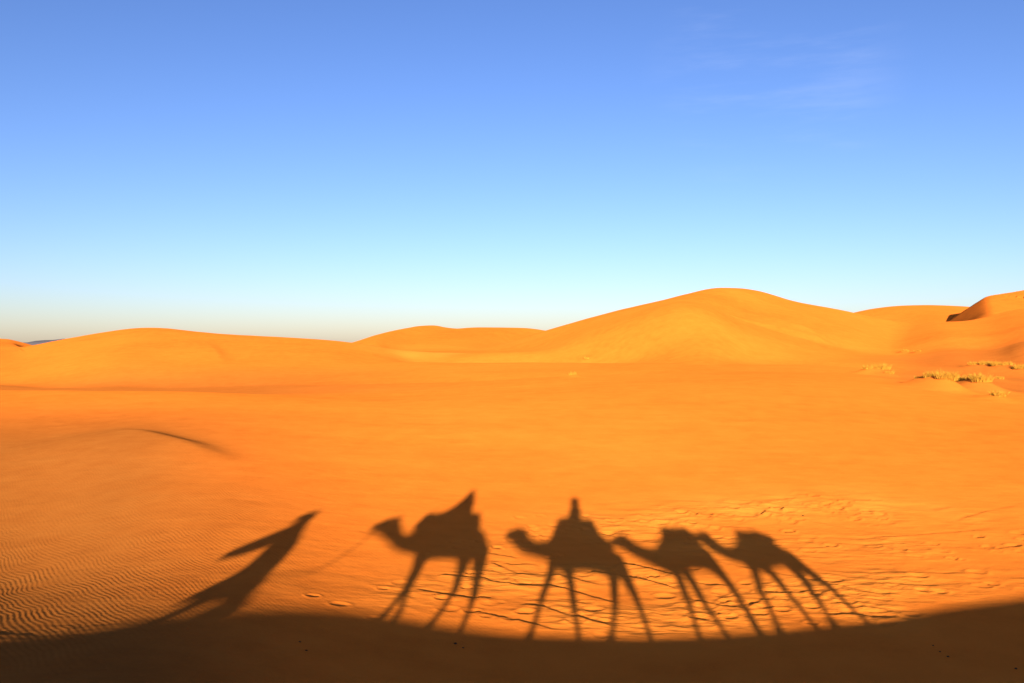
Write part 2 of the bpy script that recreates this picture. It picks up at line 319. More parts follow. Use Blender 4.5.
def fabric(name, c1, c2, scale=14.0, rough=0.95):
    m, nt = new_mat(name); L = nt.links.new
    out = N(nt, 'ShaderNodeOutputMaterial'); b = N(nt, 'ShaderNodeBsdfPrincipled', i_Roughness=rough, i_Specular_IOR_Level=(.5 if rough < .3 else .12))
    tc = N(nt, 'ShaderNodeTexCoord'); no = N(nt, 'ShaderNodeTexNoise', i_Scale=scale, i_Detail=5.0)
    r = N(nt, 'ShaderNodeValToRGB'); r.color_ramp.elements[0].position = .35; r.color_ramp.elements[1].position = .68
    r.color_ramp.elements[0].color = (*c1, 1); r.color_ramp.elements[1].color = (*c2, 1)
    L(tc.outputs['Object'], no.inputs['Vector']); L(no.outputs['Fac'], r.inputs['Fac']); L(r.outputs['Color'], b.inputs['Base Color'])
    n2 = N(nt, 'ShaderNodeTexNoise', i_Scale=scale*9, i_Detail=3.0); bp = N(nt, 'ShaderNodeBump', i_Strength=.4, i_Distance=.01)
    L(tc.outputs['Object'], n2.inputs['Vector']); L(n2.outputs['Fac'], bp.inputs['Height']); L(bp.outputs['Normal'], b.inputs['Normal'])
    L(b.outputs['BSDF'], out.inputs['Surface'])
    return m

SAND_DARK, SAND_MID, SAND_LITE = (0.66, 0.141, 0.015), (0.78, 0.177, 0.019), (0.84, 0.204, 0.023)
SAND_ROUGH = 0.45
def sand_material():
    m, nt = new_mat('sand'); L = nt.links.new
    out = N(nt, 'ShaderNodeOutputMaterial')
    dif = N(nt, 'ShaderNodeBsdfDiffuse', i_Roughness=SAND_ROUGH)
    geo = N(nt, 'ShaderNodeNewGeometry'); P = geo.outputs['Position']
    def noise(scale, detail=4.0, rough=0.5, vec=P):
        n = N(nt, 'ShaderNodeTexNoise', i_Scale=scale, i_Detail=detail, i_Roughness=rough); L(vec, n.inputs['Vector']); return n.outputs['Fac']
    def mapped(sx, sy, sz=1.0, rot=0.0):
        mp = N(nt, 'ShaderNodeMapping'); mp.inputs['Scale'].default_value = (sx, sy, sz); mp.inputs['Rotation'].default_value = (0, 0, rot)
        L(P, mp.inputs['Vector']); return mp.outputs[0]
    # grain colour: broad drifts of coarser, paler grains and fine mottling
    broad = noise(0.035, 4.0, 0.55); mid = noise(0.9, 5.0, 0.6); fine = noise(24.0, 3.0, 0.7)
    streak = noise(1.0, 4.0, 0.6, mapped(0.14, 0.36))
    f = math_node(nt, 'ADD', math_node(nt, 'MULTIPLY', broad, .42), math_node(nt, 'MULTIPLY', mid, .32))
    f = math_node(nt, 'ADD', f, math_node(nt, 'MULTIPLY', fine, .22)); f = math_node(nt, 'ADD', f, math_node(nt, 'MULTIPLY', streak, .22))
    rp = N(nt, 'ShaderNodeValToRGB'); e = rp.color_ramp.elements
    e[0].position = .42; e[0].color = (*SAND_DARK, 1); e[1].position = .70; e[1].color = (*SAND_LITE, 1)
    k = e.new(.56); k.color = (*SAND_MID, 1)
    L(f, rp.inputs['Fac'])
    # coarse, greyer grains on the rippled slope; shade on slope and flats painted in
    co = N(nt, 'ShaderNodeMix', data_type='RGBA', blend_type='MULTIPLY'); at_c = N(nt, 'ShaderNodeAttribute', attribute_name='coarse_shade')
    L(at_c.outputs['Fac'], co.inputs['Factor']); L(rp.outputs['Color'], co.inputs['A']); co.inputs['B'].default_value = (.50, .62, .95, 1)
    # dry, paler sand: turned up by feet, or lying bare between dunes
    pa = N(nt, 'ShaderNodeMix', data_type='RGBA'); at_p = N(nt, 'ShaderNodeAttribute', attribute_name='pale')
    L(at_p.outputs['Fac'], pa.inputs['Factor']); L(co.outputs['Result'], pa.inputs['A']); pa.inputs['B'].default_value = (.88, .265, .034, 1)
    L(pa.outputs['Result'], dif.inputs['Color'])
    # wind ripples: crests about a hand apart, wandering and forking
    at_r = N(nt, 'ShaderNodeAttribute', attribute_name='ripple'); at_t = N(nt, 'ShaderNodeAttribute', attribute_name='track')
    warp = N(nt, 'ShaderNodeTexNoise', i_Scale=1.0, i_Detail=2.0, i_Roughness=.5); L(mapped(.5, .17), warp.inputs['Vector'])
    warp2 = N(nt, 'ShaderNodeTexNoise', i_Scale=1.0, i_Detail=2.0); L(mapped(2.4, .8), warp2.inputs['Vector'])
    sx = N(nt, 'ShaderNodeSeparateXYZ'); L(P, sx.inputs[0])
    ph = math_node(nt, 'ADD', math_node(nt, 'MULTIPLY', sx.outputs['X'], 46.0), math_node(nt, 'MULTIPLY', sx.outputs['Y'], 34.0))
    ph = math_node(nt, 'ADD', ph, math_node(nt, 'MULTIPLY', warp.outputs['Fac'], 40.0))
    ph = math_node(nt, 'ADD', ph, math_node(nt, 'MULTIPLY', warp2.outputs['Fac'], 7.0))
    rip = math_node(nt, 'SINE', ph)
    patch = N(nt, 'ShaderNodeMapRange'); patch.inputs['From Min'].default_value = .35; patch.inputs['From Max'].default_value = .62
    patch.inputs['To Min'].default_value = .35
    L(noise(0.8, 3.0), patch.inputs['Value'])
    rip = math_node(nt, 'MULTIPLY', math_node(nt, 'MULTIPLY', rip, at_r.outputs['Fac']), patch.outputs[0])
    rip = math_node(nt, 'MULTIPLY', rip, RIPPLE_H)
    # grain and soft unevenness everywhere, churned clods where the caravan passed
    gr = math_node(nt, 'MULTIPLY', math_node(nt, 'SUBTRACT', noise(38.0, 4.0, .7), .5), .006)
    so = math_node(nt, 'MULTIPLY', math_node(nt, 'SUBTRACT', noise(1.6, 4.0, .55, mapped(1.0, 1.7)), .5), .012)
    wv = math_node(nt, 'MULTIPLY', math_node(nt, 'SUBTRACT', noise(.38, 5.0, .6, mapped(1.0, 1.9, 1, .25)), .5), .060)
    ch = math_node(nt, 'MULTIPLY', math_node(nt, 'SUBTRACT', noise(3.0, 4.0, .55, mapped(.6, 1.5, 1, .3)), .5), .060)
    ch = math_node(nt, 'MULTIPLY', ch, at_t.outputs['Fac'])
    h = math_node(nt, 'ADD', math_node(nt, 'ADD', rip, gr), math_node(nt, 'ADD', math_node(nt, 'ADD', so, wv), ch))
    bp = N(nt, 'ShaderNodeBump', i_Strength=1.0, i_Distance=1.0)
    L(h, bp.inputs['Height']); L(bp.outputs['Normal'], dif.inputs['Normal'])
    L(dif.outputs['BSDF'], out.inputs['Surface'])
    return m
RIPPLE_H = 0.0030

MAT = {
 'sand': sand_material(),
 'coat': fabric('camel_coat', (.20, .115, .055), (.36, .22, .11), 9),
 'coat_dark': fabric('dark_camel_coat', (.13, .07, .035), (.25, .14, .07), 9),
 'blanket': fabric('woven_blanket', (.26, .04, .03), (.42, .12, .05), 5),
 'blanket_blue': fabric('blue_blanket', (.04, .07, .20), (.10, .16, .32), 5),
 'pad': fabric('saddle_canvas', (.22, .17, .10), (.38, .30, .18), 8),
 'rope': fabric('rope_fibre', (.30, .22, .12), (.45, .35, .2), 30),
 'robe_blue': fabric('blue_robe', (.03, .06, .20), (.06, .12, .32), 6),
 'robe_white': fabric('white_cloak', (.55, .50, .42), (.72, .68, .6), 6),
 'robe_grey': fabric('grey_clothes', (.13, .13, .14), (.22, .22, .23), 6),
 'cloth_white': fabric('turban_cloth', (.6, .55, .45), (.75, .72, .65), 10),
 'skin': fabric('skin', (.25, .13, .075), (.32, .17, .10), 12, .6),
 'eye': fabric('eye_dark', (.01, .008, .006), (.02, .015, .01), 8, .15),
 'wood': fabric('saddle_iron', (.05, .045, .04), (.09, .08, .07), 12, .6),
 'straw': fabric('dry_grass', (.52, .235, .022), (.72, .35, .042), 9),
 'twig': fabric('dark_twigs', (.10, .06, .025), (.17, .10, .04), 9),
 'dung': fabric('dark_pellets', (.06, .020, .005), (.10, .038, .010), 30),
 'rock': fabric('far_rock', (.20, .17, .17), (.27, .22, .21), .004),
}

# ================================================================ the sand
def relief(X, Y, Z, xs_of_row):
    """what wind and feet left on the sand: trail churn, small scarps, hoof prints (X, Y, Z are grids)"""
    y = Y[:, 0]
    i0, i1 = np.searchsorted(y, 11.0), np.searchsorted(y, 52.0)
    x_, y_ = X[i0:i1], Y[i0:i1]
    dz = np.zeros(x_.shape)
    track = np.zeros(x_.shape)
    wob = 0.35*perlin(x_*0.7 + 31, y_*0.7) ; wob2 = 0.10*perlin(x_*2.6, y_*2.6 + 7)
    for w, pts in TRAIL:
        d, s, a = seg_dist(x_, y_, pts)
        fade = sstep(0.0, 0.18, a)
        track = np.maximum(track, np.exp(-((d + wob)/w)**2)*(0.25 + 0.75*fade))
    track *= 0.65 + 0.7*sstep(-0.25, 0.35, perlin(x_*0.45 + 3, y_*0.30 + 8))
    track *= 0.40 + 0.60*sstep(12.5, 7.5, x_ - 0.12*(y_ - 20))
    # ridged lumps stretched along the trail
    rid = 1 - np.abs(perlin(x_*0.75 + 2*wob, y_*1.5 + 3*wob2 + 20))*2.2
    dz += track*0.038*np.clip(rid, -0.3, 1)
    dz += track*0.016*perlin(x_*2.2 + 5, y_*3.1)
    for amp, pts in FURROW:
        xa = min(p[0] for p in pts) - 1.5; xb = max(p[0] for p in pts) + 1.5
        ya = min(p[1] for p in pts) - 1.8; yb = max(p[1] for p in pts) + 1.8
        j0, j1 = np.searchsorted(y_[:, 0], ya), np.searchsorted(y_[:, 0], yb)
        if j1 <= j0: continue
        xx, yy = x_[j0:j1], y_[j0:j1]
        d, s, a = seg_dist(xx, yy, pts)
        n = np.where(s > 0, d, -d)
        if pts[-1][0] < pts[0][0]: n = -n
        n = n + 0.22*wob2[j0:j1] + 0.10*wob[j0:j1]
        near_side = np.exp(-(np.minimum(n, 0)/0.42)**2); far_side = np.exp(-(np.maximum(n, 0)/0.055)**2)
        ends = sstep(0, 0.12, a)*sstep(1, 0.85, a)
        rough = 0.75 + 0.5*np.clip(perlin(xx*1.1 + 9, yy*0.4) + 0.2, 0, 1)
        trough = -0.5*np.exp(-((n - 0.16)/0.10)**2)
        dz[j0:j1] += 0.052*amp*ends*rough*(np.where(n > 0, far_side, near_side) + trough)
    up = np.exp(-((seg_dist(x_, y_, BARE)[0] + wob)/2.2)**2)                  # churned bank above the last camels
    dz += up*(0.050*np.clip(1 - np.abs(perlin(x_*0.55 + 40, y_*0.9))*2.4, -.2, 1) + 0.030*perlin(x_*1.6, y_*1.9 + 3))
    # scuffed sand on the shaded foot of the ridge
    dz += sstep(16.4, 15.2, y_)*(0.030*perlin(x_*1.3 + 70, y_*1.3) + 0.018*perlin(x_*3.7, y_*3.7 + 50))
    # prints of broad soft pads
    rr = random.Random(5)
    for ti, (w, pts) in enumerate(TRAIL):
        pts = np.array(pts); seg = np.hypot(*np.diff(pts, axis=0).T); L = np.concatenate([[0], np.cumsum(seg)])
        for _ in range(int(L[-1]*(7.0 if ti == 1 else 2.8))):
            t = rr.random()*L[-1]; k = min(np.searchsorted(L, t, 'right') - 1, len(seg) - 1)
            c = pts[k] + (pts[k+1] - pts[k])*(t - L[k])/seg[k]
            if ti == 1 and c[0] > 11.5: continue
            cx, cy = c[0] + rr.gauss(0, w*0.55), c[1] + rr.gauss(0, w*0.55)
            r0 = rr.uniform(.10, .17); dep = rr.uniform(.010, .030)*(1.5 if ti == 1 else 1.0)
            j0, j1 = np.searchsorted(y_[:, 0], cy - .5), np.searchsorted(y_[:, 0], cy + .5)
            if j1 <= j0: continue
            row = x_[(j0 + j1)//2]; k0, k1 = np.searchsorted(row, cx - .5), np.searchsorted(row, cx + .5)
            if k1 <= k0: continue
            q = np.hypot((x_[j0:j1, k0:k1] - cx)/1.25, y_[j0:j1, k0:k1] - cy)/r0
            dz[j0:j1, k0:k1] += dep*(-np.exp(-q**4) + 0.55*np.exp(-((q - 1.35)/.35)**2))
    Z[i0:i1] += dz
    T = np.zeros(X.shape); T[i0:i1] = track
    return T

def build_ground():
    # rows: depth; columns: bearing, widened near the caravan so that the ridge runs on to both sides
    rows = [-160, -120, -90, -70, -55, -42, -32, -24, -18, -13, -9]
    yy = -7.0
    while yy < 9.5: rows.append(yy); yy += 0.16 if -2.2 < yy < 4 else 0.4
    while yy < 62:
        rows.append(yy); yy += max(0.035, yy*yy/(5.6*900)*0.85)
    while yy < 380: rows.append(yy); yy *= 1.0048
    while yy < 9000: rows.append(yy); yy *= 1.05
    y = np.array(rows)
    W = np.sqrt(np.where(y > 0, y, 0)**2 + 18.0**2) 
    inner = np.linspace(-0.66, 0.66, 1240)
    o1 = 0.66 + np.cumsum(np.geomspace(0.0012, 0.12, 60)); 
    u = np.concatenate([-o1[::-1], inner, o1])
    X = W[:, None]*u[None, :]; Y = np.repeat(y[:, None], len(u), 1)
    Z, ids = ground0(X, Y); Z = extras(X, Y, Z)
    near = Y < 14
    rz = np.where(near, ridge(X, Y), -60.0)
    Z = smax(Z, rz, 0.5)
    for tx, ty, ts in TUFT:                       # each tuft has caught a little hummock of sand
        j0, j1 = np.searchsorted(y, ty - 4), np.searchsorted(y, ty + 4)
        q = np.hypot(X[j0:j1] - tx, (Y[j0:j1] - ty - 0.2)/1.3)
        Z[j0:j1] += 0.42*ts*np.exp(-(q/(0.95*ts + .3))**2)
    track = relief(X, Y, Z, None)
    rip = sstep(11, 13.5, Y)*sstep(75, 25, Y)
    left = sstep(-4.5, -9.0, X)
    rip = rip*(0.24 + 0.85*left*sstep(34, 17, Y))*np.clip(1 - 1.3*track, 0, 1)
    rip = rip*np.where(X > 0, sstep(9, 0, X)*.8 + .2, 1)
    U = X/np.clip(Y, 8, None)
    coarse_shade = sstep(-0.14, -0.46, U + 0.05*perlin(X/7.0, Y/12.0))*sstep(60, 38, Y)*sstep(6, 11, Y)  # coarse grains of the left slope, its grazing shade painted in with them
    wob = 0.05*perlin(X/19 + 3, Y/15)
    shade_l = sstep(-0.02, -0.30, U + wob)*sstep(64, 72, Y)*sstep(118, 96, Y + 60*wob)  # shade painted on the level strip behind the left crest
    shade_r = sstep(0.37, 0.47, U + wob)*sstep(62, 74, Y + 60*wob)*sstep(165, 128, Y + 60*wob)  # shade painted into the level grassy valley at right
    coarse_shade = np.clip(np.maximum(coarse_shade, 0.62*np.maximum(shade_l, shade_r)), 0, 1)
    d, s, a = seg_dist(X, Y, PALE)
    pale = 0.9*np.exp(-(d/5.0)**2)*sstep(0, .3, a)*sstep(1, .7, a)*np.clip(.7 + perlin(X/6, Y/9), 0, 1)
    pale = np.maximum(pale, 0.45*np.clip(track, 0, 1))
    d, s, a = seg_dist(X, Y, BARE)
    pale = np.maximum(pale, 0.75*np.exp(-(d/2.4)**2)*np.clip(.65 + 1.2*perlin(X*.5, Y*.35), 0, 1))
    P = np.stack([X, Y, Z], -1)
    Tv = np.gradient(P, axis=0); Tu = np.gradient(P, axis=1)
    Nn = np.cross(Tu, Tv); Nn /= np.linalg.norm(Nn, axis=-1, keepdims=True)
    nr, nc = X.shape
    idx = np.arange(nr*nc).reshape(nr, nc)
    q = np.stack([idx[:-1, :-1], idx[:-1, 1:], idx[1:, 1:], idx[1:, :-1]], -1).reshape(-1, 4)
    fid = ids[:-1, :-1].reshape(-1)
    fid = np.where(Y[:-1, :-1].reshape(-1) > 70, fid, 0)
    Pf, Nf, Tf, Rf = P.reshape(-1, 3), Nn.reshape(-1, 3), track.reshape(-1), rip.reshape(-1); Cf = coarse_shade.reshape(-1); Df = pale.reshape(-1)
    names = {0: ('sand_ground', 'rippled orange desert sand with camel tracks, sloping down from the shaded ridge'),
             1: ('sand_dune', 'broad low orange dune with a rounded top on the left skyline'),
             2: ('sand_dune', 'small dune at the far left edge with a dark right flank'),
             3: ('sand_dune', 'distant dune with a small pointed summit left of the tallest dune'),
             4: ('sand_dune', 'tallest orange dune with a smooth peak right of centre'),
             5: ('sand_dune', 'low foreground swell of sand below the shadowed slip face at right'),
             6: ('sand_dune', 'low far dune between the tallest dune and the shadowed slip face'),
             7: ('sand_dune', 'dune at the right edge with a dark curved slip face')}
    for k, (nm, lab) in names.items():
        f = q[fid == k]
        if not len(f): continue
        used, inv = np.unique(f, return_inverse=True); f = inv.reshape(-1, 4)
        me = bpy.data.meshes.new(nm)
        me.vertices.add(len(used)); me.vertices.foreach_set('co', Pf[used].astype(np.float32).ravel())
        me.loops.add(f.size); me.loops.foreach_set('vertex_index', f.astype(np.int32).ravel())
        me.polygons.add(len(f)); me.polygons.foreach_set('loop_start', np.arange(0, f.size, 4, dtype=np.int32))
        me.update(calc_edges=True)
        me.polygons.foreach_set('use_smooth', np.ones(len(f), bool))
        for an, av in (('ripple', Rf), ('track', Tf), ('coarse_shade', Cf), ('pale', Df)):
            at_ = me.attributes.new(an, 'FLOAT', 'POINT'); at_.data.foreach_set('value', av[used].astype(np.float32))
        me.normals_split_custom_set_from_vertices(Nf[used].astype(np.float32))
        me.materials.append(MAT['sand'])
        o = bpy.data.objects.new(nm, me); link(o)
        tag(o, lab, 'dune' if k else 'sand', kind='structure')
    def height(px, py):
        j = int(np.clip(np.searchsorted(y, py), 1, len(y) - 1)); uu = px/math.sqrt(max(y[j], 0)**2 + 324)
        i = int(np.clip(np.searchsorted(u, uu), 1, len(u) - 1))
        return float(Z[j, i])
    return height
HEIGHT = build_ground()

# ================================================================ flesh and cloth: lofted tubes fused into one skin
def loft(rings, cap=True):
    """rings: list of lists of Vector, same count"""
    V = [v for r in rings for v in r]; n = len(rings[0]); Fs = []
    for i in range(len(rings) - 1):
        for j in range(n):
            a = i*n + j; b = i*n + (j + 1) % n
            Fs.append((a, b, b + n, a + n))
    if cap:
        for i, rev in ((0, True), (len(rings) - 1, False)):
            c = sum(rings[i], Vector())/n; V.append(c); ci = len(V) - 1
            for j in range(n):
                a = i*n + j; b = i*n + (j + 1) % n
                Fs.append((ci, b, a) if rev else (ci, a, b))
    return V, Fs
def tube(pts, rad, n=12, squash=None, dome=True):
    """a tapered tube through pts; squash = (axis, factor) flattens its section along an axis"""
    pts = [Vector(p) for p in pts]; rad = list(rad)
    if dome:
        d0 = (pts[0] - pts[1]).normalized(); d1 = (pts[-1] - pts[-2]).normalized()
        pts = [pts[0] + d0*rad[0]*.85, pts[0] + d0*rad[0]*.5] + pts + [pts[-1] + d1*rad[-1]*.5, pts[-1] + d1*rad[-1]*.85]
        rad = [rad[0]*.4, rad[0]*.82] + rad + [rad[-1]*.82, rad[-1]*.4]
    rings = []; up = None
    for i, p in enumerate(pts):
        t = (pts[min(i+1, len(pts)-1)] - pts[max(i-1, 0)]).normalized()
        if up is None: up = t.orthogonal().normalized()
        up = (up - t*up.dot(t)).normalized(); sd = t.cross(up)
        ring = []
        for k in range(n):
            a = 2*math.pi*k/n; o = (up*math.cos(a) + sd*math.sin(a))*rad[i]
            if squash: ax = Vector(squash[0]); o = o - ax*o.dot(ax)*(1 - squash[1])
            ring.append(p + o)
        rings.append(ring)
    return loft(rings)
def smooth_path(pts, n=6):
    pts = [Vector(p) for p in pts]; out = []
    for i in range(len(pts) - 1):
        p0, p1, p2, p3 = pts[max(i-1, 0)], pts[i], pts[i+1], pts[min(i+2, len(pts)-1)]
        for k in range(n):
            t = k/n
            out.append(0.5*((2*p1) + (p2 - p0)*t + (2*p0 - 5*p1 + 4*p2 - p3)*t*t + (3*p1 - p0 - 3*p2 + p3)*t**3))
    return out + [pts[-1]]
def ellipsoid(c, r, n=14):
    rings = []
    for i in range(1, n):
        a = math.pi*i/n
        rings.append([Vector((c[0] + r[0]*math.sin(a)*math.cos(2*math.pi*k/n), c[1] + r[1]*math.sin(a)*math.sin(2*math.pi*k/n), c[2] + r[2]*math.cos(a))) for k in range(n)])
    return loft(rings)
def fuse(name, parts, mat, parent, voxel=0.025, rounds=4):
    V, Fs = [], []
    for v, f in parts:
        b = len(V); V += v; Fs += [tuple(i + b for i in q) for q in f]
    me = bpy.data.meshes.new(name + '_raw'); me.from_pydata([tuple(v) for v in V], [], Fs)
    bm = bmesh.new(); bm.from_mesh(me); bmesh.ops.recalc_face_normals(bm, faces=bm.faces); bm.to_mesh(me); bm.free()
    o = bpy.data.objects.new(name + '_raw', me); COL.objects.link(o)
    m = o.modifiers.new('r', 'REMESH'); m.mode = 'VOXEL'; m.voxel_size = voxel
    s = o.modifiers.new('s', 'SMOOTH'); s.factor = .5; s.iterations = rounds
    dg = bpy.context.evaluated_depsgraph_get(); ev = o.evaluated_get(dg)
    nm = bpy.data.meshes.new_from_object(ev); nm.name = name
    bpy.data.objects.remove(o); bpy.data.meshes.remove(me)
    nm.materials.clear(); nm.materials.append(mat)
    nm.polygons.foreach_set('use_smooth', [True]*len(nm.polygons))
    ob = bpy.data.objects.new(name, nm); link(ob, parent)
    ob.matrix_parent_inverse = Matrix.Translation(-parent.location)
    return ob

# ================================================================ camels
HALF = [.045, .065, .085, .10, .085, .10, .14, .21, .28, .34, .35, .32, .25, .12]
def camel(spec, label, coat, blanket, padc, sad):
    y0 = spec['y']; rings = spec['rings']; legs = spec['legs']
    hw = HALF if len(rings) == 14 else HALF[:4] + [.09] + HALF[4:]
    n0 = len(rings) - 6                                  # first ring of the trunk
    fx = sum(l[2][0] for l in legs)/4
    root = empty('camel', (fx, y0, HEIGHT(fx, y0)), label, 'camel', 'caravan of camels on the ridge')
    rr = []
    for (t, b), w in zip(rings, hw):
        t = Vector((t[0], y0, t[1])); b = Vector((b[0], y0, b[1])); c = (t + b)/2; h = (t - b)/2*(1.30 if 0 < len(rr) < n0 else 1.13)
        rr.append([c + h*math.sin(a)*(1 if abs(math.sin(a)) < .7 else 1) + Vector((0, w*math.cos(a)*(1 - .12*math.sin(a)), 0)) for a in [2*math.pi*k/20 for k in range(20)]])
    parts = [loft(rr)]
    # hump under the saddle
    (ta, ba), (tb, bb) = rings[n0 + 1], rings[n0 + 2]
    hx = (ta[0] + tb[0])/2; hz = (ta[1] + tb[1])/2
    parts.append(ellipsoid((hx, y0, hz - .05), (.42, .20, .17)))
    # ears, brow, lower lip
    (t3, b3) = rings[3]; (t2, b2) = rings[2]; (t0, b0_) = rings[0]
    for s in (-1, 1):
        parts.append(tube([(t3[0] + .02, y0 + s*.06, t3[1] - .03), (t3[0] + .05, y0 + s*.105, t3[1] + .05)], (.032, .022), 8))
        parts.append(ellipsoid((t2[0] + .03, y0 + s*.07, t2[1] - .03), (.06, .035, .035), 8))
    parts.append(tube([(b2[0], y0, b2[1] + .03), (b0_[0] + .03, y0, b0_[1] - .02)], (.06, .035), 10))
    # legs: shoulder or thigh, knee or hock, fetlock, broad pad
    for i, leg in enumerate(legs):
        s = 1 if i % 2 == 0 else -1
        hip, knee, foot = leg
        yl = y0 + s*(.15 if i < 2 else .13); gz = HEIGHT(foot[0], yl)
        drop = (foot[1] - gz)*.35
        kn = Vector((knee[0], yl, knee[1] - drop*.4)); hp = Vector((hip[0], y0 + s*.16, hip[1] + .12)); ft = Vector((foot[0], yl, gz))
        an = ft + (kn - ft).normalized()*.14 + Vector((0.015, 0, .01))
        midu = hp.lerp(kn, .55) + (Vector((.02, 0, 0)) if i < 2 else Vector((.03, 0, 0)))
        up = .17 if i < 2 else .22
        parts.append(tube([hp, hp.lerp(kn, .3), midu, kn, kn.lerp(an, .35), an], (up, up*.80, .105 if i < 2 else .125, .085, .062, .058), 12))
        parts.append(tube([an, ft + Vector((-.03, 0, .05))], (.056, .085), 12))
        parts.append(tube([ft + Vector((.03, 0, .032)), ft + Vector((-.09, 0, .030))], (.082, .072), 12, squash=((0, 0, 1), .42)))
    # tail
    (t5, b5) = rings[-1]
    parts.append(tube([(t5[0] - .03, y0, t5[1] - .03), (t5[0] + .06, y0, t5[1] - .22), (t5[0] + .05, y0 + .02, t5[1] - .45), (t5[0] + .05, y0 + .02, t5[1] - .55)], (.035, .024, .022, .034), 8))
    fuse('body', parts, coat, root, .024, 5)
    for s in (-1, 1):
        v, f = ellipsoid((t2[0] + .005, y0 + s*.092, t2[1] - .055), (.022, .014, .02), 10)
        mesh_obj('eye', v, f, MAT['eye'], root)
    # halter of rope round muzzle and cheek
    hv, hf = [], []
    for r_i in (1, 2):
        (t, b), w = rings[r_i], hw[r_i]
        c = Vector(((t[0] + b[0])/2, y0, (t[1] + b[1])/2)); h = Vector((t[0] - b[0], 0, t[1] - b[1]))/2*1.08
        loop = [c + h*math.sin(a) + Vector((0, (w + .012)*math.cos(a), 0)) for a in [2*math.pi*k/18 for k in range(19)]]
        v, f = tube(loop, [.011]*19, 6, dome=False); bse = len(hv); hv += v; hf += [tuple(i + bse for i in q) for q in f]
    mesh_obj('halter', hv, hf, MAT['rope'], root)
    # blanket over back and flanks
    V = []; Fs = []; m = 25; st = rr[n0 + 0:n0 + 5]; cs = rings[n0:n0 + 5]
    dense = []
    for i in range(len(st) - 1):
        for k in range(5):
            t = k/5; dense.append((i + t))
    dense.append(len(st) - 1)
    for g in dense:
        i = min(int(g), len(cs) - 2); t = g - i
        c = (Vector((cs[i][0][0] + cs[i][1][0], 0, cs[i][0][1] + cs[i][1][1]))*(1-t) + Vector((cs[i+1][0][0] + cs[i+1][1][0], 0, cs[i+1][0][1] + cs[i+1][1][1]))*t)/2
        h = (Vector((cs[i][0][0] - cs[i][1][0], 0, cs[i][0][1] - cs[i][1][1]))*(1-t) + Vector((cs[i+1][0][0] - cs[i+1][1][0], 0, cs[i+1][0][1] - cs[i+1][1][1]))*t)/2
        w = hw[n0 + i]*(1-t) + hw[n0 + i + 1]*t
        for k in range(m):
            a = math.radians(-28 + 236*k/(m - 1)); sag = 1.07 + .02*math.sin(k*1.9 + g*2.3)
            V.append(c + Vector((0, y0, 0)) + h*math.sin(a)*1.08 + Vector((0, w*math.cos(a)*sag, 0)))
    for i in range(len(dense) - 1):
        for k in range(m - 1):
            a = i*m + k; Fs.append((a, a + 1, a + m + 1, a + m))
    b = mesh_obj('saddle_blanket', V, Fs, blanket, root)
    so = b.modifiers.new('thick', 'SOLIDIFY'); so.thickness = .03; so.offset = 1
    # stuffed saddle: a thick horseshoe of padding round the hump, folded rugs on it, an iron handle
    xa, xb, zt = sad
    zb = zt - .13; xm = (xa + xb)/2
    ring = [(xa + .14, y0 + .17, zb - .03), (xa + .13, y0, zb + .01), (xa + .14, y0 - .17, zb - .03), (xm, y0 - .25, zb - .06), (xb - .13, y0 - .18, zb - .03), (xb - .12, y0, zb - .01), (xb - .13, y0 + .18, zb - .03), (xm, y0 + .25, zb - .06), (xa + .14, y0 + .17, zb - .03)]
    v, f = tube(smooth_path(ring, 5), [.145]*41, 14, dome=False)
    low = [(xa + .08 if q[0] < xm - .1 else (xb - .05 if q[0] > xm + .1 else xm), y0 + (q[1] - y0)*1.15, q[2] - .20) for q in ring]
    v2, f2 = tube(smooth_path(low, 5), [.155]*41, 14, dome=False)
    fuse('saddle_pad', [(v, f), (v2, f2), ellipsoid((xm, y0, zb - .10), ((xb - xa)/2 - .08, .24, .16), 16)], padc, root, .025, 4)
    v, f = ellipsoid((xm, y0, zt - .13), ((xb - xa)/2 - .06, .27, .10), 18)
    mesh_obj('folded_rug', v, f, MAT['blanket_blue'] if blanket is MAT['blanket'] else MAT['blanket'], root)
    hx = xa + .17
    hv, hf = [], []
    for pth in ([(hx, y0 - .12, zt - .12), (hx - .01, y0 - .12, zt + .02), (hx - .01, y0 + .12, zt + .02), (hx, y0 + .12, zt - .12)],):
        v, f = tube(pth, [.013]*4, 8); bse = len(hv); hv += v; hf += [tuple(i + bse for i in q) for q in f]
    mesh_obj('handle', hv, hf, MAT['wood'], root)
    return root

camel(C1, 'lead camel on the ridge carrying the rider in the pointed hood', MAT['coat'], MAT['blanket'], MAT['pad'], (-4.66, -2.98, 2.48))
camel(C2, 'second camel on the ridge carrying the upright rider, longest legs in the row of shadows', MAT['coat_dark'], MAT['blanket_blue'], MAT['pad'], (-.50, .64, 2.29))
camel(C3, 'third camel on the ridge, riderless with a square pack saddle, neck beside the second camel', MAT['coat'], MAT['blanket_blue'], MAT['pad'], (2.62, 3.46, 2.17))
camel(C4, 'last camel on the ridge, riderless with splayed legs, rightmost shadow of the caravan', MAT['coat_dark'], MAT['blanket'], MAT['pad'], (4.84, 5.62, 1.95))

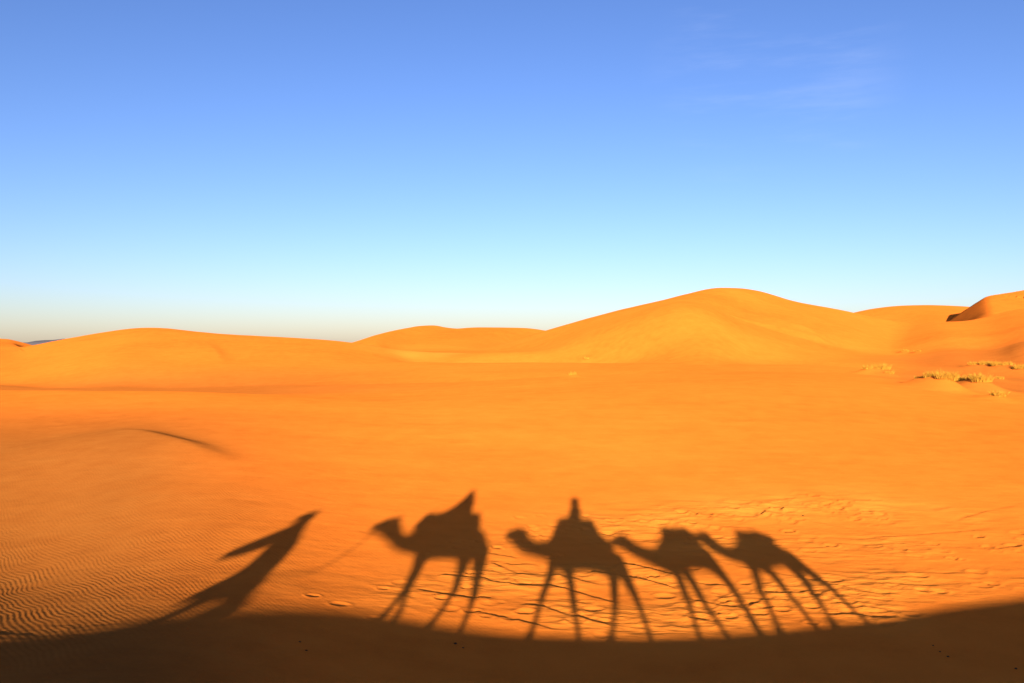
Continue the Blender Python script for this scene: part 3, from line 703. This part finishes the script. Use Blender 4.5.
# ================================================================ people
def hand(wrist, fwd, palm_n, side, s=1.0, curl=.6):
    """palm, four unequal bent fingers and a thumb from the side of the palm"""
    w = Vector(wrist); f = Vector(fwd).normalized(); n = Vector(palm_n); n = (n - f*n.dot(f)).normalized(); l = f.cross(n)*side
    P = [tube([w, w + f*.045*s, w + f*.085*s], (.026*s, .036*s, .036*s), 10, squash=(n, .5))]
    for k, ln in enumerate((.070, .080, .074, .058)):
        b = w + f*.088*s + l*(.030 - .020*k)*s
        j1 = b + (f*math.cos(curl*.5) + n*math.sin(curl*.5))*ln*.45*s
        j2 = j1 + (f*math.cos(curl*1.3) + n*math.sin(curl*1.3))*ln*.32*s
        j3 = j2 + (f*math.cos(curl*2.2) + n*math.sin(curl*2.2))*ln*.25*s
        P.append(tube([b - f*.02*s, b, j1, j2, j3], (.010*s, .0095*s, .009*s, .0085*s, .0075*s), 8))
    b = w + f*.03*s + l*.03*s
    P.append(tube([b, b + (f*.6 + l*.75)*.035*s, b + (f*.85 + l*.45 + n*.4)*.065*s], (.013*s, .011*s, .009*s), 8))
    return P
def head(c, face, s=1.0):
    """c = middle of the head, face = the way it looks"""
    c = Vector(c); f = Vector(face).normalized(); up = Vector((0, 0, 1)); l = up.cross(f)
    def E(o, r): 
        v, q = ellipsoid((0, 0, 0), r, 14)
        return [c + f*(o[0] + p.x) + l*(o[1] + p.y) + up*(o[2] + p.z) for p in v], q
    return [E((-.01*s, 0, .02*s), (.095*s, .075*s, .105*s)), E((.02*s, 0, -.045*s), (.065*s, .056*s, .07*s)), E((.095*s, 0, -.015*s), (.018*s, .014*s, .026*s)),
            E((.075*s, 0, -.062*s), (.014*s, .026*s, .011*s)), E((-.005*s, .078*s, -.01*s), (.02*s, .01*s, .03*s)), E((-.005*s, -.078*s, -.01*s), (.02*s, .01*s, .03*s))], f, l, up
def eyes(c, face, parent, s=1.0):
    f = Vector(face).normalized(); l = Vector((0, 0, 1)).cross(f); c = Vector(c)
    for k in (-1, 1):
        p = c + f*.083*s + l*.032*s*k + Vector((0, 0, .008*s))
        v, q = ellipsoid(tuple(p), (.011*s, .011*s, .009*s), 8); mesh_obj('eye', v, q, MAT['eye'], parent)
def shell(rings_spec, n=28, folds=.03, seed=0):
    """a garment: rings (centre, half width along a, half depth along b, a, b)"""
    rr = []; rnd = random.Random(seed); ph = rnd.random()*6
    for i, (c, ra, rb, a, b) in enumerate(rings_spec):
        c = Vector(c); a = Vector(a).normalized(); b = Vector(b).normalized(); k = folds*i/len(rings_spec)
        rr.append([c + (a*math.cos(t)*ra + b*math.sin(t)*rb)*(1 + k*math.sin(7*t + ph + i*.35) + k*.6*math.sin(4*t - ph)) for t in [2*math.pi*j/n for j in range(n)]])
    return loft(rr)
XA, YA = (1, 0, 0), (0, 1, 0)
def turban(c, s, mat, parent, tail=None):
    c = Vector(c); pts = []
    for k in range(64):
        a = k/64*2*math.pi*3.2; z = -.02 + .10*k/64; r = .095 - .035*(k/64)**2
        pts.append(c + Vector((math.cos(a)*r*1.08, math.sin(a)*r, z + .02*math.sin(a*1.7)))*s)
    P = [tube(pts, [.042*s]*64, 8), ellipsoid(tuple(c + Vector((0, 0, .06*s))), (.10*s, .09*s, .08*s))]
    if tail: P.append(tube(tail, [.05*s] + [.04*s]*(len(tail) - 1), 8, squash=((0, 1, 0), .4)))
    return fuse('turban', P, mat, parent, .011, 2)

def rider_hooded():
    """cloak with a pointed hood, both hands on the saddle handle"""
    y = -.3; root = empty('person', (-3.62, y, 2.36), 'rider in a pale cloak and pointed hood seated on the lead camel', 'person', 'people of the caravan')
    hc = Vector((-3.66, y, 3.03)); P, f, l, up = head(hc, (-1, .1, -.1))
    P += [tube([(-3.62, y, 2.93), (-3.60, y, 2.82)], (.06, .065)), tube([(-3.60, y, 2.84), (-3.60, y, 2.62), (-3.58, y, 2.42)], (.15, .17, .18), 16, squash=(XA, .7))]
    for s in (-1, 1):
        P.append(tube([(-3.60, y + s*.18, 2.78), (-3.74, y + s*.25, 2.56), (-3.98, y + s*.16, 2.50), (-4.10, y + s*.11, 2.50)], (.06, .052, .042, .028), 10))
        P += hand((-4.12, y + s*.11, 2.50), (-1, 0, -.05), (0, 0, -1), s, 1, .8)
        P.append(tube([(-3.58, y + s*.12, 2.40), (-3.85, y + s*.34, 2.32), (-3.82, y + s*.42, 1.95), (-3.80, y + s*.42, 1.86)], (.10, .085, .06, .05), 12))
        P.append(tube([(-3.78, y + s*.42, 1.80), (-3.98, y + s*.43, 1.77)], (.048, .04), 10))
    fuse('body', P, MAT['skin'], root, .013, 2); eyes(hc, (-1, .1, -.1), root)
    v, q = shell([((-3.60, y, 3.30), .015, .015, XA, YA), ((-3.61, y, 3.20), .09, .08, XA, YA), ((-3.60, y, 3.08), .15, .14, XA, YA), ((-3.60, y, 2.93), .20, .18, XA, YA), ((-3.61, y, 2.82), .27, .27, XA, YA),
                  ((-3.66, y, 2.66), .33, .31, XA, YA), ((-3.70, y, 2.50), .47, .36, XA, YA), ((-3.70, y, 2.40), .54, .40, XA, YA)], folds=.07, seed=3)
    mesh_obj('cloak', v, q, MAT['robe_white'], root)
def rider_upright():
    """narrow figure sitting straight, hands holding the iron handle"""
    y = -.32; x = .08; root = empty('person', (x, y, 2.12), 'rider sitting straight in grey clothes and turban on the second camel', 'person', 'people of the caravan')
    hc = Vector((x - .01, y, 2.80)); P, f, l, up = head(hc, (-.35, 1, -.1), .92)
    P += [tube([(x, y, 2.72), (x, y, 2.60)], (.052, .058)), tube([(x, y, 2.60), (x, y, 2.40), (x, y, 2.20)], (.12, .135, .15), 16, squash=(XA, .75))]
    for s in (-1, 1):
        P.append(tube([(x, y + s*.15, 2.57), (x - .04, y + s*.21, 2.36), (x - .20, y + s*.13, 2.32), (x - .29, y + s*.09, 2.31)], (.05, .045, .036, .026), 10))
        P += hand((x - .30, y + s*.09, 2.31), (-1, 0, -.05), (0, 0, -1), s, .95, .8)
        P.append(tube([(x, y + s*.1, 2.20), (x - .20, y + s*.36, 2.10), (x - .14, y + s*.43, 1.72), (x - .12, y + s*.43, 1.62)], (.095, .08, .055, .045), 12))
        P.append(tube([(x - .11, y + s*.43, 1.57), (x - .30, y + s*.44, 1.54)], (.045, .038), 10))
    fuse('body', P, MAT['skin'], root, .013, 2); eyes(hc, (-.35, 1, -.1), root, .92)
    v, q = shell([((x, y, 2.76), .095, .095, XA, YA), ((x, y, 2.68), .15, .16, XA, YA), ((x, y, 2.61), .18, .19, XA, YA), ((x, y, 2.52), .20, .22, XA, YA), ((x - .01, y, 2.36), .205, .21, XA, YA), ((x - .03, y, 2.22), .22, .24, XA, YA), ((x - .04, y, 2.12), .24, .30, XA, YA)], folds=.04, seed=5)
    mesh_obj('robe', v, q, MAT['robe_grey'], root)
    turban(hc + Vector((0, 0, .03)), 1.25, MAT['robe_blue'], root)

def guide():
    """striding to the left, one arm stretched ahead, the other back on the lead rope"""
    y = -.3; g = GUIDE['rider']; 
    top, hd, nk, rsh, lsh, hnd, elb, chest, waist, heml, hemr, crotch, hip, back = [Vector((p[0], y, p[1])) for p in g]
    f1, f2 = GUIDE['legs'][0][2], GUIDE['legs'][1][2]; k1, k2 = GUIDE['legs'][0][1], GUIDE['legs'][1][1]
    z1, z2 = HEIGHT(f1[0], y), HEIGHT(f2[0], y)
    mid = (f1[0] + f2[0])/2
    root = empty('person', (mid, y, HEIGHT(mid, y)), 'guide on foot in a long blue robe leading the caravan, arm stretched ahead', 'person', 'people of the caravan')
    hc = hd + Vector((0, 0, -.12)); P, f, l, up = head(hc, (-1, .05, -.1), 1.05)
    neck = hc + Vector((.05, 0, -.13)); shc = Vector(((lsh.x + rsh.x)/2 - .02, y, max(lsh.z, rsh.z) - .02)); hipc = Vector((hip.x, y, hip.z + .06))
    P += [tube([neck, shc + Vector((0, 0, .02))], (.062, .07)), tube([shc, shc.lerp(hipc, .45), hipc], (.15, .155, .16), 16, squash=(XA, .8))]
    s1 = shc + Vector((-.04, .17, -.02)); s2 = shc + Vector((.06, -.17, -.02))
    P.append(tube([s1, elb + Vector((0, .16, 0)), hnd + Vector((.10, .14, .05))], (.062, .052, .032), 12)); P += hand(hnd + Vector((.09, .14, .045)), (hnd - elb), (0, 0, -1), 1, 1.0, .35)
    e2 = back + Vector((.02, -.22, -.02)); h2 = Vector((waist.x + .28, y - .16, waist.z - .20))
    P.append(tube([s2, e2, h2], (.062, .05, .03), 12)); P += hand(h2, (h2 - e2), (0, 1, 0), -1, 1.0, 1.1)
    for (kx, kz), (fx, _), z, s in ((k1, f1, z1, 1), (k2, f2, z2, -1)):
        kk = Vector(((hipc.x + fx)/2 - .05, y + s*.1, (hipc.z + z)/2 + .02))
        P.append(tube([hipc + Vector((0, s*.09, -.02)), kk, (fx + .03, y + s*.09, z + .09)], (.15, .13, .10), 12))
        P.append(tube([(fx + .05, y + s*.09, z + .045), (fx - .13, y + s*.10, z + .035)], (.045, .036), 10))
    fuse('body', P, MAT['skin'], root, .013, 2); eyes(hc, (-1, .05, -.1), root, 1.05)
    hem = Vector(((heml.x + hemr.x)/2, y, (heml.z + hemr.z)/2)); hw = abs(hemr.x - heml.x)/2
    ctr = lambda t: shc.lerp(hipc, t)
    G = [shell([(shc + Vector((0, 0, .10)), .09, .09, XA, YA), (shc + Vector((0, 0, .03)), .19, .22, XA, YA), (ctr(.25), .32, .26, XA, YA), (ctr(.6), .33, .25, XA, YA), (ctr(1.0), .34, .26, XA, YA),
                (hipc.lerp(hem, .5), hw*.92, .27, XA, YA), (hem, hw*1.1, .29, XA, YA)], folds=.06, seed=8)]
    G.append(tube([s1, (elb + Vector((0, .16, -.01))), elb.lerp(hnd, .75) + Vector((0, .14, -.02))], (.25, .185, .12), 12))
    G.append(tube([s2, e2, e2.lerp(h2, .75)], (.13, .115, .09), 12))
    fuse('robe', G, MAT['robe_blue'], root, .018, 3)
    turban(hc + Vector((.0, 0, .02)), 1.6, MAT['cloth_white'], root, [hc + Vector((.07, 0, 0)), hc + Vector((.12, 0, -.14)), shc + Vector((.12, 0, -.02)), shc + Vector((.16, 0, -.2))])
    return h2 + (h2 - e2).normalized()*.09
rider_hooded(); rider_upright(); GH = guide()

def rope(pts, label, r=.011):
    v, f = tube(smooth_path(pts, 6), [r]*((len(pts) - 1)*6 + 1), 8)
    o = mesh_obj('lead_rope', v, f, MAT['rope']); tag(o, label, 'rope', 'ropes of the caravan')
(mt, mb) = C1['rings'][1]
rope([(mb[0], -.3, mb[1] - .01)] + [(p[0], -.3, p[1]) for p in ROPE[1:4]] + [tuple(GH)], 'slack rope from the lead camel to the guide on foot', .015)
def tow(a, b, label):                      # from a saddle's rear to the next camel's halter
    (t, bt) = b['rings'][1]; p1 = Vector((bt[0], b['y'], bt[1] - .01)); r = a['rings'][-3]; p0 = Vector((r[0][0], a['y'] - (.25 if b['y'] < a['y'] else 0), r[0][1]))
    m = (p0 + p1)/2 + Vector((0, 0, -.12)); rope([p0, m, p1], label, .009)
tow(C1, C2, 'rope from the lead camel to the second camel'); tow(C2, C3, 'rope from the second camel to the third camel'); tow(C3, C4, 'rope from the third camel to the last camel')

# ================================================================ dry grass and droppings
for i, (tx, ty, ts) in enumerate(TUFT):
    rr = random.Random(100 + i); z = HEIGHT(tx, ty); V, Fs = [], []
    clumps = [(0, 0, 1.0)] + [(rr.uniform(-.55, .55)*ts, rr.uniform(-.4, .4)*ts, rr.uniform(.45, .85)) for _ in range(3)]
    for k in range(420):
        cx, cy, cs = clumps[k % 4]
        a = rr.random()*6.283; rd = ts*cs*.36*math.sqrt(rr.random()); bx, by = cx + rd*math.cos(a)*1.2, cy + rd*math.sin(a)
        h = ts*cs*.62*rr.uniform(.45, 1.1)*(1 - .4*(rd/(ts*.4))**2); w = rr.uniform(.010, .022)
        lean = rr.uniform(.15, .85); lx, ly = math.cos(a)*h*lean, math.sin(a)*h*lean; b0 = len(V); t = rr.random()*3.14; wx, wy = math.cos(t)*w, math.sin(t)*w
        for hf, wf in ((0, 1), (.55, .8), (1, .12)):
            o = hf**1.6
            V += [(bx + lx*o - wx*wf, by + ly*o - wy*wf, h*hf - .10), (bx + lx*o + wx*wf, by + ly*o + wy*wf, h*hf - .10)]
        Fs += [(b0, b0 + 1, b0 + 3, b0 + 2), (b0 + 2, b0 + 3, b0 + 5, b0 + 4)]
    o = mesh_obj('grass_tuft', V, Fs, MAT['straw'], None, False); o.location = (tx, ty, z)
    tag(o, TUFT_LABELS[i], 'grass tuft', 'dry grass tufts on the dunes')
for i, (px, py) in enumerate(STONE):
    rr = random.Random(300 + i); z = HEIGHT(px, py); n = 10; r = rr.uniform(.013, .026)
    v, f = ellipsoid((0, 0, 0), (r*rr.uniform(.9, 1.6), r, r*.7), n)
    v = [Vector(p) + Vector((rr.uniform(-1, 1), rr.uniform(-1, 1), rr.uniform(-1, 1)))*r*.10 for p in v]
    o = mesh_obj('camel_dropping', v, f, MAT['dung']); o.location = (px, py, z + r*.35); tag(o, STONE_LABELS[i], 'dropping', 'dark droppings on the sand')

# ================================================================ far rocky hills beyond the dune field
def far_hills():
    V, Fs = [], []; n = 34
    for i in range(n):
        x = -6200 + i*75; h = 42 + 55*max(0, float(perlin(np.array([x/700.0]), np.array([.3]))[0]) + .35) + 14*float(perlin(np.array([x/140.0]), np.array([4.0]))[0])
        for dy, hf in ((-500, -.6), (-180, .55), (0, 1), (260, .5), (600, -.6)):
            V.append((x + 40*float(perlin(np.array([x/90.0]), np.array([dy/90.0]))[0]), 7600 + dy, -12 + h*hf))
    for i in range(n - 1):
        for k in range(4): a = i*5 + k; Fs.append((a, a + 5, a + 6, a + 1))
    o = mesh_obj('hills', V, Fs, MAT['rock']); tag(o, 'faint rocky hills on the horizon beyond the dunes at far left', 'hills', kind='structure')
far_hills()

# ================================================================ light, sky, camera
EXPOSURE = 1.09; SUN_W = 4.2; SKY_W = 0.060
sun_el = math.atan2(-SUN_DIR[2], math.hypot(SUN_DIR[0], SUN_DIR[1])); to_sun = Vector(-SUN_DIR).normalized()
ld = bpy.data.lights.new('sun', 'SUN'); ld.energy = SUN_W; ld.angle = math.radians(.5); ld.color = (1.0, .95, .74)
lo = bpy.data.objects.new('sun', ld); link(lo); lo.rotation_euler = to_sun.to_track_quat('Z', 'Y').to_euler(); lo.location = (0, -30, 30)
wd = bpy.data.worlds.new('World'); SC.world = wd; wd.use_nodes = True; nt = wd.node_tree; nt.nodes.clear()
sky = N(nt, 'ShaderNodeTexSky'); sky.sky_type = 'NISHITA'; sky.sun_disc = False; sky.sun_elevation = sun_el
sky.sun_rotation = math.atan2(to_sun.x, to_sun.y); sky.altitude = 700; sky.air_density = 1.0; sky.dust_density = 0.8; sky.ozone_density = 3.0
tint = N(nt, 'ShaderNodeMix', data_type='RGBA', blend_type='MULTIPLY'); tint.inputs['Factor'].default_value = 1; tint.inputs['B'].default_value = (1.07, .905, 1.10, 1)
gm = N(nt, 'ShaderNodeGamma', i_Gamma=1.25); nt.links.new(sky.outputs[0], gm.inputs['Color']); nt.links.new(gm.outputs[0], tint.inputs['A'])
bg = N(nt, 'ShaderNodeBackground', i_Strength=SKY_W); wo = N(nt, 'ShaderNodeOutputWorld')
tcw = N(nt, 'ShaderNodeTexCoord'); mpw = N(nt, 'ShaderNodeMapping'); mpw.inputs['Rotation'].default_value = (0, .10, 0); mpw.inputs['Scale'].default_value = (5.0, 5.0, 34.0)
nt.links.new(tcw.outputs['Generated'], mpw.inputs['Vector'])
cn = N(nt, 'ShaderNodeTexNoise', i_Scale=1.0, i_Detail=5.0, i_Roughness=.6); nt.links.new(mpw.outputs[0], cn.inputs['Vector'])
def wisp(direction, lo, hi):              # soft patch of sky round a direction
    d = N(nt, 'ShaderNodeVectorMath', operation='DOT_PRODUCT'); v = Vector(direction).normalized(); d.inputs[1].default_value = v
    nt.links.new(tcw.outputs['Generated'], d.inputs[0])
    m = N(nt, 'ShaderNodeMapRange', interpolation_type='SMOOTHSTEP'); m.inputs['From Min'].default_value = lo; m.inputs['From Max'].default_value = hi
    nt.links.new(d.outputs['Value'], m.inputs['Value']); return m.outputs[0]
cm = N(nt, 'ShaderNodeMapRange', interpolation_type='SMOOTHSTEP'); cm.inputs['From Min'].default_value = .47; cm.inputs['From Max'].default_value = .75
nt.links.new(cn.outputs['Fac'], cm.inputs['Value'])
amt = math_node(nt, 'MULTIPLY', math_node(nt, 'MULTIPLY', cm.outputs[0], wisp((.29, 1, .30), .990, .9995)), .10)
cl = N(nt, 'ShaderNodeMix', data_type='RGBA'); cl.inputs['B'].default_value = (7, 7.6, 10.0, 1)
nt.links.new(amt, cl.inputs['Factor']); nt.links.new(tint.outputs['Result'], cl.inputs['A']); nt.links.new(cl.outputs['Result'], bg.inputs[0]); nt.links.new(bg.outputs[0], wo.inputs[0])

cd = bpy.data.cameras.new('camera'); cam = bpy.data.objects.new('camera', cd); link(cam)
cd.sensor_width = 36; cd.lens = 36*900/1024; cd.shift_y = 4.5/1024; cd.clip_start = .05; cd.clip_end = 20000
cam.location = (0, 0, CAM_Z); cam.rotation_euler = (math.pi/2, 0, 0); SC.camera = cam
vs = SC.view_settings; vs.view_transform = 'Standard'; vs.look = 'None'; vs.exposure = EXPOSURE; vs.gamma = 1; vs.use_curve_mapping = False
